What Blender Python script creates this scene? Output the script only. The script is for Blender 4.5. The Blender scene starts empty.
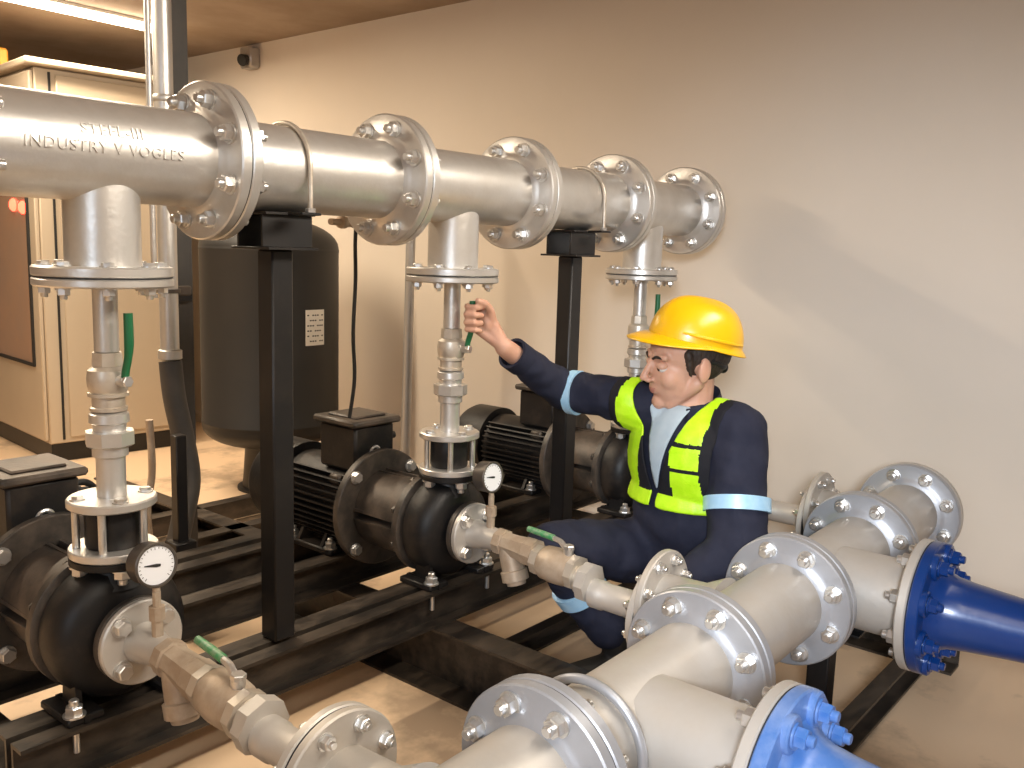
import bpy, bmesh, math, random
from mathutils import Vector, Matrix, Quaternion, noise
random.seed(7)
SC = bpy.context.scene
COL = SC.collection
PI = math.pi
V = Vector
X3, Y3, Z3 = V((1, 0, 0)), V((0, 1, 0)), V((0, 0, 1))

# ------------------------------------------------------------------ materials
def mat(name, col, metal=0.0, rough=0.5, col2=None, nscale=6.0, lo=0.4, hi=0.65, amount=1.0, bump=0.0, bscale=60.0,
        spec=0.5, rough2=None, stretch=(1, 1, 1), emit=None, estr=0.0, sss=0.0, coat=0.0, detail=6.0):
    m = bpy.data.materials.new(name); m.use_nodes = True
    nt = m.node_tree; N = nt.nodes; L = nt.links
    b = N['Principled BSDF']
    b.inputs['Base Color'].default_value = (*col, 1)
    b.inputs['Metallic'].default_value = metal
    b.inputs['Roughness'].default_value = rough
    b.inputs['Specular IOR Level'].default_value = spec
    if coat: b.inputs['Coat Weight'].default_value = coat; b.inputs['Coat Roughness'].default_value = .15
    if sss:
        b.inputs['Subsurface Weight'].default_value = sss
        b.inputs['Subsurface Radius'].default_value = (.012, .005, .003)
        b.inputs['Subsurface Scale'].default_value = 1.0
    if emit:
        b.inputs['Emission Color'].default_value = (*emit, 1); b.inputs['Emission Strength'].default_value = estr
    tc = N.new('ShaderNodeTexCoord'); mp = N.new('ShaderNodeMapping')
    mp.inputs['Scale'].default_value = stretch
    L.new(tc.outputs['Object'], mp.inputs['Vector'])
    if col2:
        n = N.new('ShaderNodeTexNoise'); n.inputs['Scale'].default_value = nscale; n.inputs['Detail'].default_value = detail
        n.inputs['Roughness'].default_value = .62
        L.new(mp.outputs['Vector'], n.inputs['Vector'])
        r = N.new('ShaderNodeMapRange'); r.inputs['From Min'].default_value = lo; r.inputs['From Max'].default_value = hi
        r.inputs['To Max'].default_value = amount
        L.new(n.outputs['Fac'], r.inputs['Value'])
        x = N.new('ShaderNodeMix'); x.data_type = 'RGBA'
        x.inputs['A'].default_value = (*col, 1); x.inputs['B'].default_value = (*col2, 1)
        L.new(r.outputs['Result'], x.inputs['Factor']); L.new(x.outputs['Result'], b.inputs['Base Color'])
        if rough2 is not None:
            q = N.new('ShaderNodeMapRange'); q.inputs['To Min'].default_value = rough; q.inputs['To Max'].default_value = rough2
            L.new(r.outputs['Result'], q.inputs['Value']); L.new(q.outputs['Result'], b.inputs['Roughness'])
    if bump:
        n2 = N.new('ShaderNodeTexNoise'); n2.inputs['Scale'].default_value = bscale; n2.inputs['Detail'].default_value = 4
        L.new(mp.outputs['Vector'], n2.inputs['Vector'])
        bp = N.new('ShaderNodeBump'); bp.inputs['Strength'].default_value = bump; bp.inputs['Distance'].default_value = .01
        L.new(n2.outputs['Fac'], bp.inputs['Height']); L.new(bp.outputs['Normal'], b.inputs['Normal'])
    return m

M = {}
M['silver'] = mat('silver_paint', (.70, .68, .65), .74, .33, (.50, .46, .41), 5, .42, .75, .7, .05, 90, rough2=.5)
M['silver_dull'] = mat('silver_paint_dusty', (.56, .53, .49), .40, .42, (.50, .44, .37), 4, .42, .72, .75, .06, 70, rough2=.6)
M['flange_grey'] = mat('flange_grey', (.43, .44, .47), .5, .42, (.37, .36, .36), 8, .42, .75, .6, .05, 90)
M['zinc'] = mat('zinc_bolt', (.74, .73, .71), .85, .28, (.5, .47, .43), 40, .5, .7, .5)
M['bronze'] = mat('dusty_bronze', (.42, .32, .23), .35, .5, (.56, .47, .37), 14, .4, .62, .8, .1, 60)
M['valve'] = mat('valve_nickel', (.62, .56, .48), .6, .4, (.45, .36, .27), 16, .45, .65, .7, .06, 60)
M['gasket'] = mat('gasket_black', (.025, .025, .028), 0, .7)
M['black'] = mat('pump_black', (.011, .010, .010), .05, .46, (.06, .045, .034), 9, .50, .74, .7, .06, 80, rough2=.6, spec=.35)
M['lantern'] = mat('lantern_black', (.05, .043, .037), .2, .42, (.17, .13, .10), 9, .42, .66, .7, .08, 70, rough2=.6)
M['rail'] = mat('rail_black', (.022, .018, .015), .2, .36, (.115, .085, .06), 20, .42, .70, .65, .08, 60, rough2=.7, stretch=(.4, 1, 1))
M['post'] = mat('post_black', (.010, .009, .009), .1, .4, (.03, .024, .02), 6, .5, .7, .6)
M['tank'] = mat('tank_grey', (.019, .018, .017), .1, .5, (.026, .023, .021), 3, .4, .7, .7)
M['blue'] = mat('blue_paint', (.003, .034, .17), .05, .3, (.012, .055, .20), 5, .46, .72, .5, .05, 50, coat=.3)
M['blue_pale'] = mat('blue_paint_worn', (.06, .17, .47), .05, .36, (.30, .39, .62), 7, .42, .62, .75, .05, 50, coat=.2)
M['green'] = mat('lever_green', (.01, .12, .045), .0, .35)
M['green_pale'] = mat('lever_green_worn', (.05, .27, .10), .0, .4, (.30, .36, .24), 40, .42, .6, .9)
M['wall'] = mat('wall_plaster', (.76, .67, .57), 0, .8, (.73, .64, .53), 1.2, .35, .7, .8, .03, 40)
M['ceiling'] = mat('ceiling_concrete', (.40, .31, .235), 0, .85, (.29, .215, .155), 2.2, .4, .65, .8, .1, 25)
M['floor'] = mat('floor_concrete', (.76, .55, .36), 0, .5, (.34, .24, .16), 1.9, .54, .64, .75, .04, 30, rough2=.7)
M['cab'] = mat('cabinet_beige', (.53, .44, .33), .1, .42, (.50, .41, .305), 3, .4, .7, .8)
M['cabglass'] = mat('cabinet_pane', (.33, .20, .13), 0, .15, (.28, .19, .14), 3, .4, .6, .5)
M['rubber'] = mat('rubber_black', (.012, .012, .012), 0, .55)
M['hose'] = mat('hose_dark', (.055, .05, .046), 0, .55, (.09, .075, .06), 12, .4, .7, .6)
M['white'] = mat('dial_white', (.82, .83, .86), 0, .35)
M['print'] = mat('print_black', (.02, .02, .02), 0, .5)
M['cloth'] = mat('coverall_navy', (.017, .019, .036), 0, .82, (.026, .028, .048), 14, .4, .65, .8, .12, 420, spec=.25)
M['vestblack'] = mat('vest_black', (.012, .012, .016), 0, .8, spec=.25)
M['hiviz'] = mat('vest_lime', (.50, .90, .01), 0, .5, (.62, .98, .03), 30, .4, .62, .8, .12, 200, spec=.4)
M['hiviz'].node_tree.nodes['Principled BSDF'].inputs['Roughness'].default_value = .42
M['reflect'] = mat('reflective_tape', (.40, .68, .92), .15, .38, (.50, .76, .97), 30, .4, .6, .7)
M['skin'] = mat('skin', (.60, .34, .235), 0, .5, (.52, .265, .18), 18, .42, .68, .6, .05, 160, sss=.12)
M['lip'] = mat('lip', (.46, .19, .15), 0, .45, sss=.1)
M['hair'] = mat('hair_dark', (.022, .014, .010), 0, .6, (.04, .025, .017), 60, .4, .6, .7, .5, 160, stretch=(1, 1, .3))
M['eye'] = mat('eye_white', (.72, .68, .64), 0, .2)
M['iris'] = mat('iris_dark', (.03, .018, .01), 0, .15)
M['helmet'] = mat('helmet_yellow', (.86, .47, .004), 0, .3, (.88, .50, .008), 4, .4, .7, .6, coat=.25)
M['shirt'] = mat('shirt_grey_blue', (.42, .50, .56), 0, .85, (.36, .45, .52), 30, .4, .6, .6)
M['boot'] = mat('boot_black', (.02, .018, .016), 0, .55)
M['label'] = mat('label_white', (.80, .76, .68), 0, .6)
M['grey_pipe'] = mat('galvanised_pipe', (.50, .48, .46), .6, .35, (.42, .39, .36), 8, .4, .7, .6)
M['tube'] = mat('lamp_tube', (1, 1, 1), 0, .4, emit=(1, .86, .66), estr=14)
M['lampbody'] = mat('lamp_housing', (.75, .72, .66), 0, .5)
M['red'] = mat('reflection_red', (.8, .05, .03), 0, .3, emit=(1, .06, .03), estr=9)
M['orange'] = mat('orange_plastic', (.75, .30, .03), 0, .5)
M['steel_dark'] = mat('dark_steel', (.10, .09, .08), .5, .4, (.16, .12, .09), 12, .4, .7, .6)

# ------------------------------------------------------------------ mesh builder
def frame_of(d):
    d = V(d).normalized()
    a = V((0, 0, 1)) if abs(d.z) < .9 else V((1, 0, 0))
    u = a.cross(d).normalized(); v = d.cross(u)
    return u, v, d

ROOTLOC = {}

class MB:
    def __init__(s): s.bm = bmesh.new(); s.mi = 0
    def _face(s, vs):
        try:
            f = s.bm.faces.new(vs); f.material_index = s.mi; return f
        except ValueError: return None
    def box(s, c, size, bev=0.0, rot=None, seg=1):
        t = bmesh.new()
        bmesh.ops.create_cube(t, size=1.0)
        for v in t.verts: v.co = V((v.co.x*size[0], v.co.y*size[1], v.co.z*size[2]))
        if bev: bmesh.ops.bevel(t, geom=t.edges[:], offset=bev, segments=seg, profile=.5, affect='EDGES')
        R = rot if rot is not None else Matrix.Identity(3)
        s._join(t, lambda p: R @ p + V(c)); return s
    def _join(s, t, fn):
        mp = {}
        for v in t.verts: mp[v] = s.bm.verts.new(fn(v.co))
        for f in t.faces: s._face([mp[v] for v in f.verts])
        t.free()
    def lathe(s, prof, o, d, seg=32, cap0=True, cap1=True, a0=0.0, a1=None):
        """prof: (t along d, radius)"""
        u, v, d = frame_of(d); o = V(o); rings = []
        full = a1 is None
        n = seg if full else seg + 1
        for t, r in prof:
            ring = []
            for k in range(n):
                a = a0 + ((2*PI*k/seg) if full else (a1-a0)*k/seg)
                ring.append(s.bm.verts.new(o + d*t + (u*math.cos(a) + v*math.sin(a))*r))
            rings.append(ring)
        m = seg if full else seg
        for i in range(len(rings)-1):
            for k in range(m):
                k2 = (k+1) % n
                s._face([rings[i][k], rings[i][k2], rings[i+1][k2], rings[i+1][k]])
        if full:
            if cap0: s._face(rings[0][::-1])
            if cap1: s._face(rings[-1])
        return s
    def cyl(s, p0, p1, r, seg=24, ch=0.0, r1=None):
        p0, p1 = V(p0), V(p1); d = p1-p0; L = d.length; r1 = r if r1 is None else r1
        pr = [(0, r), (L, r1)] if not ch else [(0, r-ch), (ch, r), (L-ch, r1), (L, r1-ch)]
        return s.lathe(pr, p0, d, seg)
    def ring(s, o, d, ro, ri, t0, t1, seg=48, ch=.002):
        return s.lathe([(t0, ri), (t0, ro-ch), (t0+ch, ro), (t1-ch, ro), (t1, ro-ch), (t1, ri), (t0, ri)], o, d, seg, False, False)
    def hexp(s, o, d, r, h, ch=.12, rot=0.0):
        c = r*ch
        return s.lathe([(0, r), (h-c, r), (h, r-c)], o, d, 6, a0=rot)
    def tube(s, pts, r, seg=12, sm=True, n=6):
        pts = [V(p) for p in pts]
        rs = r if isinstance(r, (list, tuple)) else [r]*len(pts)
        if sm and len(pts) > 2:
            q = []; qr = []
            for i in range(len(pts)-1):
                p0 = pts[max(i-1, 0)]; p1 = pts[i]; p2 = pts[i+1]; p3 = pts[min(i+2, len(pts)-1)]
                for j in range(n):
                    t = j/n
                    q.append(.5*((2*p1)+(p2-p0)*t+(2*p0-5*p1+4*p2-p3)*t*t+(3*p1-p0-3*p2+p3)*t**3))
                    qr.append(rs[i]*(1-t)+rs[i+1]*t)
            q.append(pts[-1]); qr.append(rs[-1]); pts, rs = q, qr
        d = (pts[1]-pts[0]).normalized(); u, v, _ = frame_of(d); rings = []
        for i, p in enumerate(pts):
            nd = (pts[min(i+1, len(pts)-1)]-pts[max(i-1, 0)]).normalized()
            ax = d.cross(nd)
            if ax.length > 1e-6:
                R = Quaternion(ax.normalized(), d.angle(nd)); u = R @ u; v = R @ v
            d = nd
            rings.append([s.bm.verts.new(p + (u*math.cos(2*PI*k/seg)+v*math.sin(2*PI*k/seg))*rs[i]) for k in range(seg)])
        for i in range(len(rings)-1):
            for k in range(seg):
                s._face([rings[i][k], rings[i][(k+1) % seg], rings[i+1][(k+1) % seg], rings[i+1][k]])
        s._face(rings[0][::-1]); s._face(rings[-1]); return s
    def ell(s, c, r, rot=None, seg=24, rings=14):
        t = bmesh.new(); bmesh.ops.create_uvsphere(t, u_segments=seg, v_segments=rings, radius=1)
        R = rot if rot is not None else Matrix.Identity(3)
        s._join(t, lambda p: R @ V((p.x*r[0], p.y*r[1], p.z*r[2])) + V(c)); return s
    def cap(s, p0, p1, r0, r1=None, seg=16):
        """tapered capsule"""
        r1 = r0 if r1 is None else r1
        p0, p1 = V(p0), V(p1); d = p1-p0; L = max(d.length, 1e-5); pr = []
        for k in range(7):
            a = -PI/2 + PI/2*k/6; pr.append((r0*math.sin(a), max(r0*math.cos(a), 1e-4)))
        for k in range(7):
            a = PI/2*k/6; pr.append((L + r1*math.sin(a), max(r1*math.cos(a), 1e-4)))
        return s.lathe(pr, p0, d, seg)
    def prism(s, poly, o, u, v, w):
        """2-D polygon (in u,v) extruded by vector w"""
        o, u, v, w = V(o), V(u), V(v), V(w)
        a = [s.bm.verts.new(o+u*x+v*y) for x, y in poly]; b = [s.bm.verts.new(o+u*x+v*y+w) for x, y in poly]
        n = len(poly); s._face(a[::-1]); s._face(b)
        for i in range(n): s._face([a[i], a[(i+1) % n], b[(i+1) % n], b[i]])
        return s
    def mesh(s, name, mats, off=V((0, 0, 0)), sharp=38):
        bm = s.bm
        bmesh.ops.recalc_face_normals(bm, faces=bm.faces[:])
        for f in bm.faces: f.smooth = True
        lim = math.radians(sharp)
        for e in bm.edges:
            if len(e.link_faces) == 2 and e.calc_face_angle(0) > lim: e.smooth = False
        for v in bm.verts: v.co -= off
        me = bpy.data.meshes.new(name); bm.to_mesh(me); bm.free()
        for m in (mats if isinstance(mats, (list, tuple)) else [mats]): me.materials.append(m)
        return me
    def build(s, name, mats, parent=None, local=False, sharp=38):
        off = V((0, 0, 0)) if local or parent is None else ROOTLOC.get(parent.name, V((0, 0, 0)))
        o = bpy.data.objects.new(name, s.mesh(name, mats, off, sharp)); COL.objects.link(o)
        if parent is not None:
            o.parent = parent; ROOTLOC[o.name] = ROOTLOC.get(parent.name, V((0, 0, 0)))
        return o

def thing(name, label, cat, loc=(0, 0, 0), group=None, rotz=0):
    o = bpy.data.objects.new(name, None); COL.objects.link(o)
    o.empty_display_size = .1
    o.location = loc; o.rotation_euler = (0, 0, rotz); o['label'] = label; o['category'] = cat
    if group: o['group'] = group
    ROOTLOC[o.name] = V(loc); return o
def tag(o, label, cat, group=None):
    o['label'] = label; o['category'] = cat
    if group: o['group'] = group
    return o
def struct(name, mb, m):
    o = mb.build(name, m); o['kind'] = 'structure'; return o
def put(name, me, parent, p, d, spin=0.0):
    """instance-free copy of a small part (shared mesh, its z axis along d at world point p)"""
    o = bpy.data.objects.new(name, me); COL.objects.link(o); o.parent = parent
    u, v, d = frame_of(d)
    R = Matrix((u, v, d)).transposed() @ Matrix.Rotation(spin, 3, 'Z')
    o.matrix_local = Matrix.Translation(V(p) - ROOTLOC[parent.name]) @ R.to_4x4(); return o
def dup(o, dloc=None, parent=None):
    c = o.copy(); COL.objects.link(c)
    if parent is not None: c.parent = parent
    if dloc is not None: c.location = V(o.location) + V(dloc)
    ROOTLOC[c.name] = V(c.location) if parent is None else ROOTLOC[parent.name]
    for ch in list(o.children): dup(ch, None, c)
    return c

# shared bolt meshes (z axis = away from the flange face)
def bolt_mesh(name, r, h, stud, m):
    b = MB(); b.lathe([(0, r*1.25), (r*.22, r*1.25)], (0, 0, 0), Z3, 16); b.hexp((0, 0, r*.22), Z3, r, h)
    if stud: b.lathe([(r*.22, r*.56), (h+stud-.002, r*.56), (h+stud, r*.45)], (0, 0, 0), Z3, 12)
    return b.mesh(name, m)
NUT = bolt_mesh('nut', .0165, .016, .016, M['zinc'])
HEAD = bolt_mesh('bolt_head', .0155, .013, 0, M['zinc'])
NUTS = bolt_mesh('small_nut', .0115, .011, .010, M['zinc'])
HEADS = bolt_mesh('low_bolt_head', .0115, .006, 0, M['zinc'])
NUTBLUE = bolt_mesh('blue_nut', .0165, .016, .014, M['blue_pale'])
NUTK = bolt_mesh('black_bolt', .012, .011, .004, M['steel_dark'])

def flange(parent, o, d, R, ri, th, nb, nut=NUT, m='silver', pcd=.80, spin=.5, name='flange', hub=0.0, rh=None, bolt='bolt', raised=True):
    """o = joint face centre, d = away from the joint (towards own pipe). The bolts stand on the outer face."""
    o = V(o); d = V(d).normalized(); mb = MB()
    prof = [(.0008, ri*.98), (.0008, R-.003), (.0035, R), (th-.003, R), (th, R-.003)]
    if hub:
        rh = rh or ri*1.12
        prof += [(th, rh+.012), (th+.004, rh+.004), (th+hub*.5, rh), (th+hub, ri*1.0)]
    prof += [(th, ri*.98), (.0008, ri*.98)] if not hub else [(th+hub, ri*.98), (.0008, ri*.98)]
    mb.lathe(prof, o, d, 56, False, False)
    f = mb.build(name, M[m], parent)
    u, v, _ = frame_of(d)
    for k in range(nb):
        a = 2*PI*(k+spin)/nb
        put(bolt, nut, f, o + d*(th+.0003) + (u*math.cos(a)+v*math.sin(a))*R*pcd, d, random.random()*1.0)
    return f
def gasket(parent, o, d, R, t=.0012):
    g = MB(); g.lathe([(-t*.5, R*.35), (-t*.5, R), (t*.5, R), (t*.5, R*.35), (-t*.5, R*.35)], o, d, 56, False, False)
    return g.build('gasket', M['gasket'], parent)

# ------------------------------------------------------------------ main dimensions
H = 1.36            # axis of the upper header
ZS = .434           # axis of pumps and lower header
P = .953            # pump spacing
RP = .0925          # header pipe radius
RF = .157           # header flange radius
FT = .024
YL = -.912

# ------------------------------------------------------------------ room
XW, YW, CZ = 2.46, 7.5, 2.35
XB, YR = -3.4, -3.6
struct('floor', MB().box(((XB+XW)/2, (YR+YW)/2, -.05), (XW-XB+.3, YW-YR+.3, .1)), None or M['floor'])
struct('ceiling', MB().box(((XB+XW)/2, (YR+YW)/2, CZ+.05), (XW-XB+.3, YW-YR+.3, .1)), M['ceiling'])
struct('wall_end', MB().box((XW+.06, (YR+YW)/2, CZ/2), (.12, YW-YR+.3, CZ)), M['wall'])
struct('wall_cabinet_side', MB().box(((XB+XW)/2, YW+.06, CZ/2), (XW-XB+.1, .12, CZ)), M['wall'])
struct('wall_outlet_side', MB().box(((XB+XW)/2, YR-.06, CZ/2), (XW-XB+.1, .12, CZ)), M['wall'])
struct('wall_entry', MB().box((XB-.06, (YR+YW)/2, CZ/2), (.12, YW-YR+.3, CZ)), M['wall'])
struct('baseboard_end', MB().prism([(0, 0), (-.018, 0), (-.018, .055), (-.006, .07), (0, .07)], (XW-.0005, YR+.02, 0), X3, Z3, Y3*(YW-YR-.04)), M['wall'])

# ------------------------------------------------------------------ upper header
def header_piece(name, label, cat, x0, x1, RF=RF, branch=None, group=None, m='silver', y=0.0, z=H, nut0=NUT, nut1=NUT, f0=True, f1=True, fm=None):
    t = thing(name, label, cat, ((x0+x1)/2, y, z), group)
    a, b = x0 + .001, x1 - .001
    mb = MB(); mb.lathe([(0, RP), (b-a, RP)], (a, y, z), X3, 64)
    mb.build('pipe_body', M[m], t)
    if f0: flange(t, (x0, y, z), X3, RF, RP, FT, 8, nut0, fm or m, hub=.012)
    if f1:
        flange(t, (x1, y, z), -X3, RF, RP, FT, 8, nut1, fm or m, hub=.012)
        gasket(t, (x1, y, z), X3, RF*.985)
    return t

def branch_down(t, x, y=0.0):
    mb = MB(); zt, zb = H-RP*.45, H-.2309
    mb.lathe([(0, .0675), (zt-zb-.001, .0675)], (x, y, zt), -Z3, 48)
    mb.build('branch_neck', M['silver'], t)
    flange(t, (x, y, zb), Z3, .124, .066, .020, 8, HEADS, 'silver', pcd=.82)

F = [-.268, .225, .718, 1.203, 1.707, 2.181]
t0 = header_piece('pipe_spool', 'silver flanged pipe length cut off by the picture edge beside the lettered tee', 'pipe', -.95, F[0], group='upper header pipes', f0=False)
tee1 = header_piece('pipe_tee', 'large silver pipe tee with raised cast lettering on its side', 'pipe', F[0], F[1], group='upper header pipes')
sp1 = header_piece('pipe_spool', 'silver flanged pipe length strapped to the bracket in front of the grey tank', 'pipe', F[1], F[2], group='upper header pipes')
tee2 = header_piece('pipe_tee', 'silver pipe tee directly above the worker\'s raised hand', 'pipe', F[2], F[3], group='upper header pipes')
sp2 = header_piece('pipe_spool', 'dull silver flanged pipe length strapped to the bracket above the worker\'s outstretched arm', 'pipe', F[3], F[4], group='upper header pipes')
tee3 = header_piece('pipe_tee', 'silver pipe tee at the closed end of the upper header, above the yellow helmet', 'pipe', F[4], F[5], group='upper header pipes')
for t, x in ((tee1, 0), (tee2, P), (tee3, 2*P)): branch_down(t, x)
bl = thing('blind_flange', 'round blank plate bolted over the far end of the upper silver header', 'flange', (F[5], 0, H))
MB().lathe([(.001, RF-.003), (.004, RF), (FT-.003, RF), (FT, RF-.003)], (F[5], 0, H), X3, 56).build('cover_plate', M['silver'], bl)
for k in range(8):
    a = 2*PI*(k+.5)/8
    put('nut', NUT, bl, (F[5]+FT, math.cos(a)*RF*.8, H+math.sin(a)*RF*.8), X3)

# raised cast lettering wrapped round the first tee
def cast_text(parent, body, size, xc, ang, name):
    c = bpy.data.curves.new(name, 'FONT'); c.body = body; c.size = size; c.extrude = .0016; c.align_x = 'CENTER'; c.align_y = 'CENTER'
    c.space_character = 1.12
    o = bpy.data.objects.new(name, c); COL.objects.link(o)
    me = bpy.data.meshes.new_from_object(o.evaluated_get(bpy.context.evaluated_depsgraph_get()))
    bpy.data.objects.remove(o); bpy.data.curves.remove(c)
    L0 = ROOTLOC[parent.name]
    for v in me.vertices:
        a = ang - v.co.y/RP            # angle from +Z towards -Y
        r = RP + .0009 + v.co.z
        v.co = V((xc + v.co.x, -math.sin(a)*r, H + math.cos(a)*r)) - L0
    me.materials.clear(); me.materials.append(M['silver'])
    q = bpy.data.objects.new(name, me); COL.objects.link(q); q.parent = parent; return q
cast_text(tee1, 'STEEL-IIL', .028, -.015, math.radians(73), 'raised_lettering')
cast_text(tee1, 'INDUSTRY V VOGLES', .0275, -.028, math.radians(92), 'raised_lettering')

# ------------------------------------------------------------------ supports
def u_bolt(label, x, y, z, zfoot, group=None, r=.0055, m='valve', gap=.001):
    R = RP + r + gap; pts = []
    pts.append((x, y-R, zfoot)); pts.append((x, y-R, z-.02))
    for k in range(17):
        a = PI - PI*k/16; pts.append((x, y+R*math.cos(a), z+R*math.sin(a)))
    pts.append((x, y+R, z-.02)); pts.append((x, y+R, zfoot))
    t = thing('pipe_strap', label, 'pipe strap', (x, y, zfoot), group)
    MB().tube(pts, r, 10, n=3).build('hoop', M[m], t)
    for s in (-1, 1):
        MB().hexp((x, y+s*R, zfoot-.004), Z3, .011, .010).build('nut', M['zinc'], t)
    return t
def support(label, x, zb, group):
    t = thing('pipe_support', label, 'pipe support', (x, 0, zb), group)
    st = H - RP - .001
    mb = MB(); mb.box((x, 0, (zb+st-.08)/2), (.056, .056, st-.08-zb), .004); mb.build('post', M['post'], t)
    mb = MB(); w, l, h = .118, .13, .078; z0 = st-.08; th = .006
    mb.box((x, 0, z0+th/2), (l, w+.02, th), .001); mb.box((x, 0, st-th/2), (l, w, th), .001)
    mb.box((x, -w/2+th/2+.012, (z0+st)/2), (l, th, h-2*th+.002), .001); mb.box((x, w/2-th/2-.012, (z0+st)/2), (l, th, h-2*th+.002), .001)
    for s in (-1, 1):
        mb.box((x, s*(RP+.012), st+.0-.003), (.05, .05, .006), .001)
    mb.build('saddle', M['post'], t)
    return t
support('black square steel post with bracket standing in front of the grey tank', .385, .2905, 'header support posts')
support('black square steel post with bracket behind the worker\'s outstretched arm', 1.485, .2905, 'header support posts')
u_bolt('thin round strap over the pipe above the post in front of the grey tank', 0.405, 0, H, H-RP+.003, 'header straps')
u_bolt('thin round strap over the pipe above the post behind the worker', 1.515, 0, H, H-RP+.003, 'header straps')

# ------------------------------------------------------------------ base frame
fr = thing('steel_base_frame', 'black welded channel steel base frame that carries the three pumps', 'frame', (.9, .2, 0))
def channel(y0, y1, zb, zt, x0, x1, open_neg=True, name='rail', th=.008):
    w = y1-y0
    if open_neg: poly = [(0, 0), (w, 0), (w, zt-zb), (0, zt-zb), (0, zt-zb-th), (w-th, zt-zb-th), (w-th, th), (0, th)]
    else: poly = [(0, 0), (w, 0), (w, th), (th, th), (th, zt-zb-th), (w, zt-zb-th), (w, zt-zb), (0, zt-zb)]
    MB().prism(poly, (x0, y0, zb), Y3, Z3, X3*(x1-x0)).build(name, M['rail'], fr, sharp=20)
def cross(x0, x1, zb, zt, y0, y1, name='cross_member', th=.008):
    w = x1-x0
    poly = [(0, 0), (w, 0), (w, zt-zb), (0, zt-zb), (0, zt-zb-th), (w-th, zt-zb-th), (w-th, th), (0, th)]
    MB().prism(poly, (x0, y0, zb), X3, Z3, Y3*(y1-y0)).build(name, M['rail'], fr, sharp=20)
XS, XE = -.22, 2.25
channel(-.075, -.033, .19, .29, XS, XE)
channel(-.012, .048, .19, .29, XS, XE, False)
channel(.325, .380, .19, .29, XS, XE)
channel(.555, .605, .19, .29, XS, XE)
channel(.640, .695, .19, .29, XS, XE, False)
channel(1.28, 1.34, .02, .10, .2, 2.25)
channel(1.62, 1.68, .02, .10, .2, 2.25, False)
for x in (-.20, .83, 1.95): cross(x, x+.085, .0, .1895, -1.10, .70)
cross(1.10, 1.18, .02, .10, .70, 2.4); cross(.55, .63, .02, .10, .70, 2.4); cross(2.10, 2.18, .02, .10, .70, 1.6)
channel(-1.045, -1.0, .02, .10, .92, 2.2, name='lower_rail'); channel(-.15, -.11, .03, .09, .92, 1.94, name='lower_rail')

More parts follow.
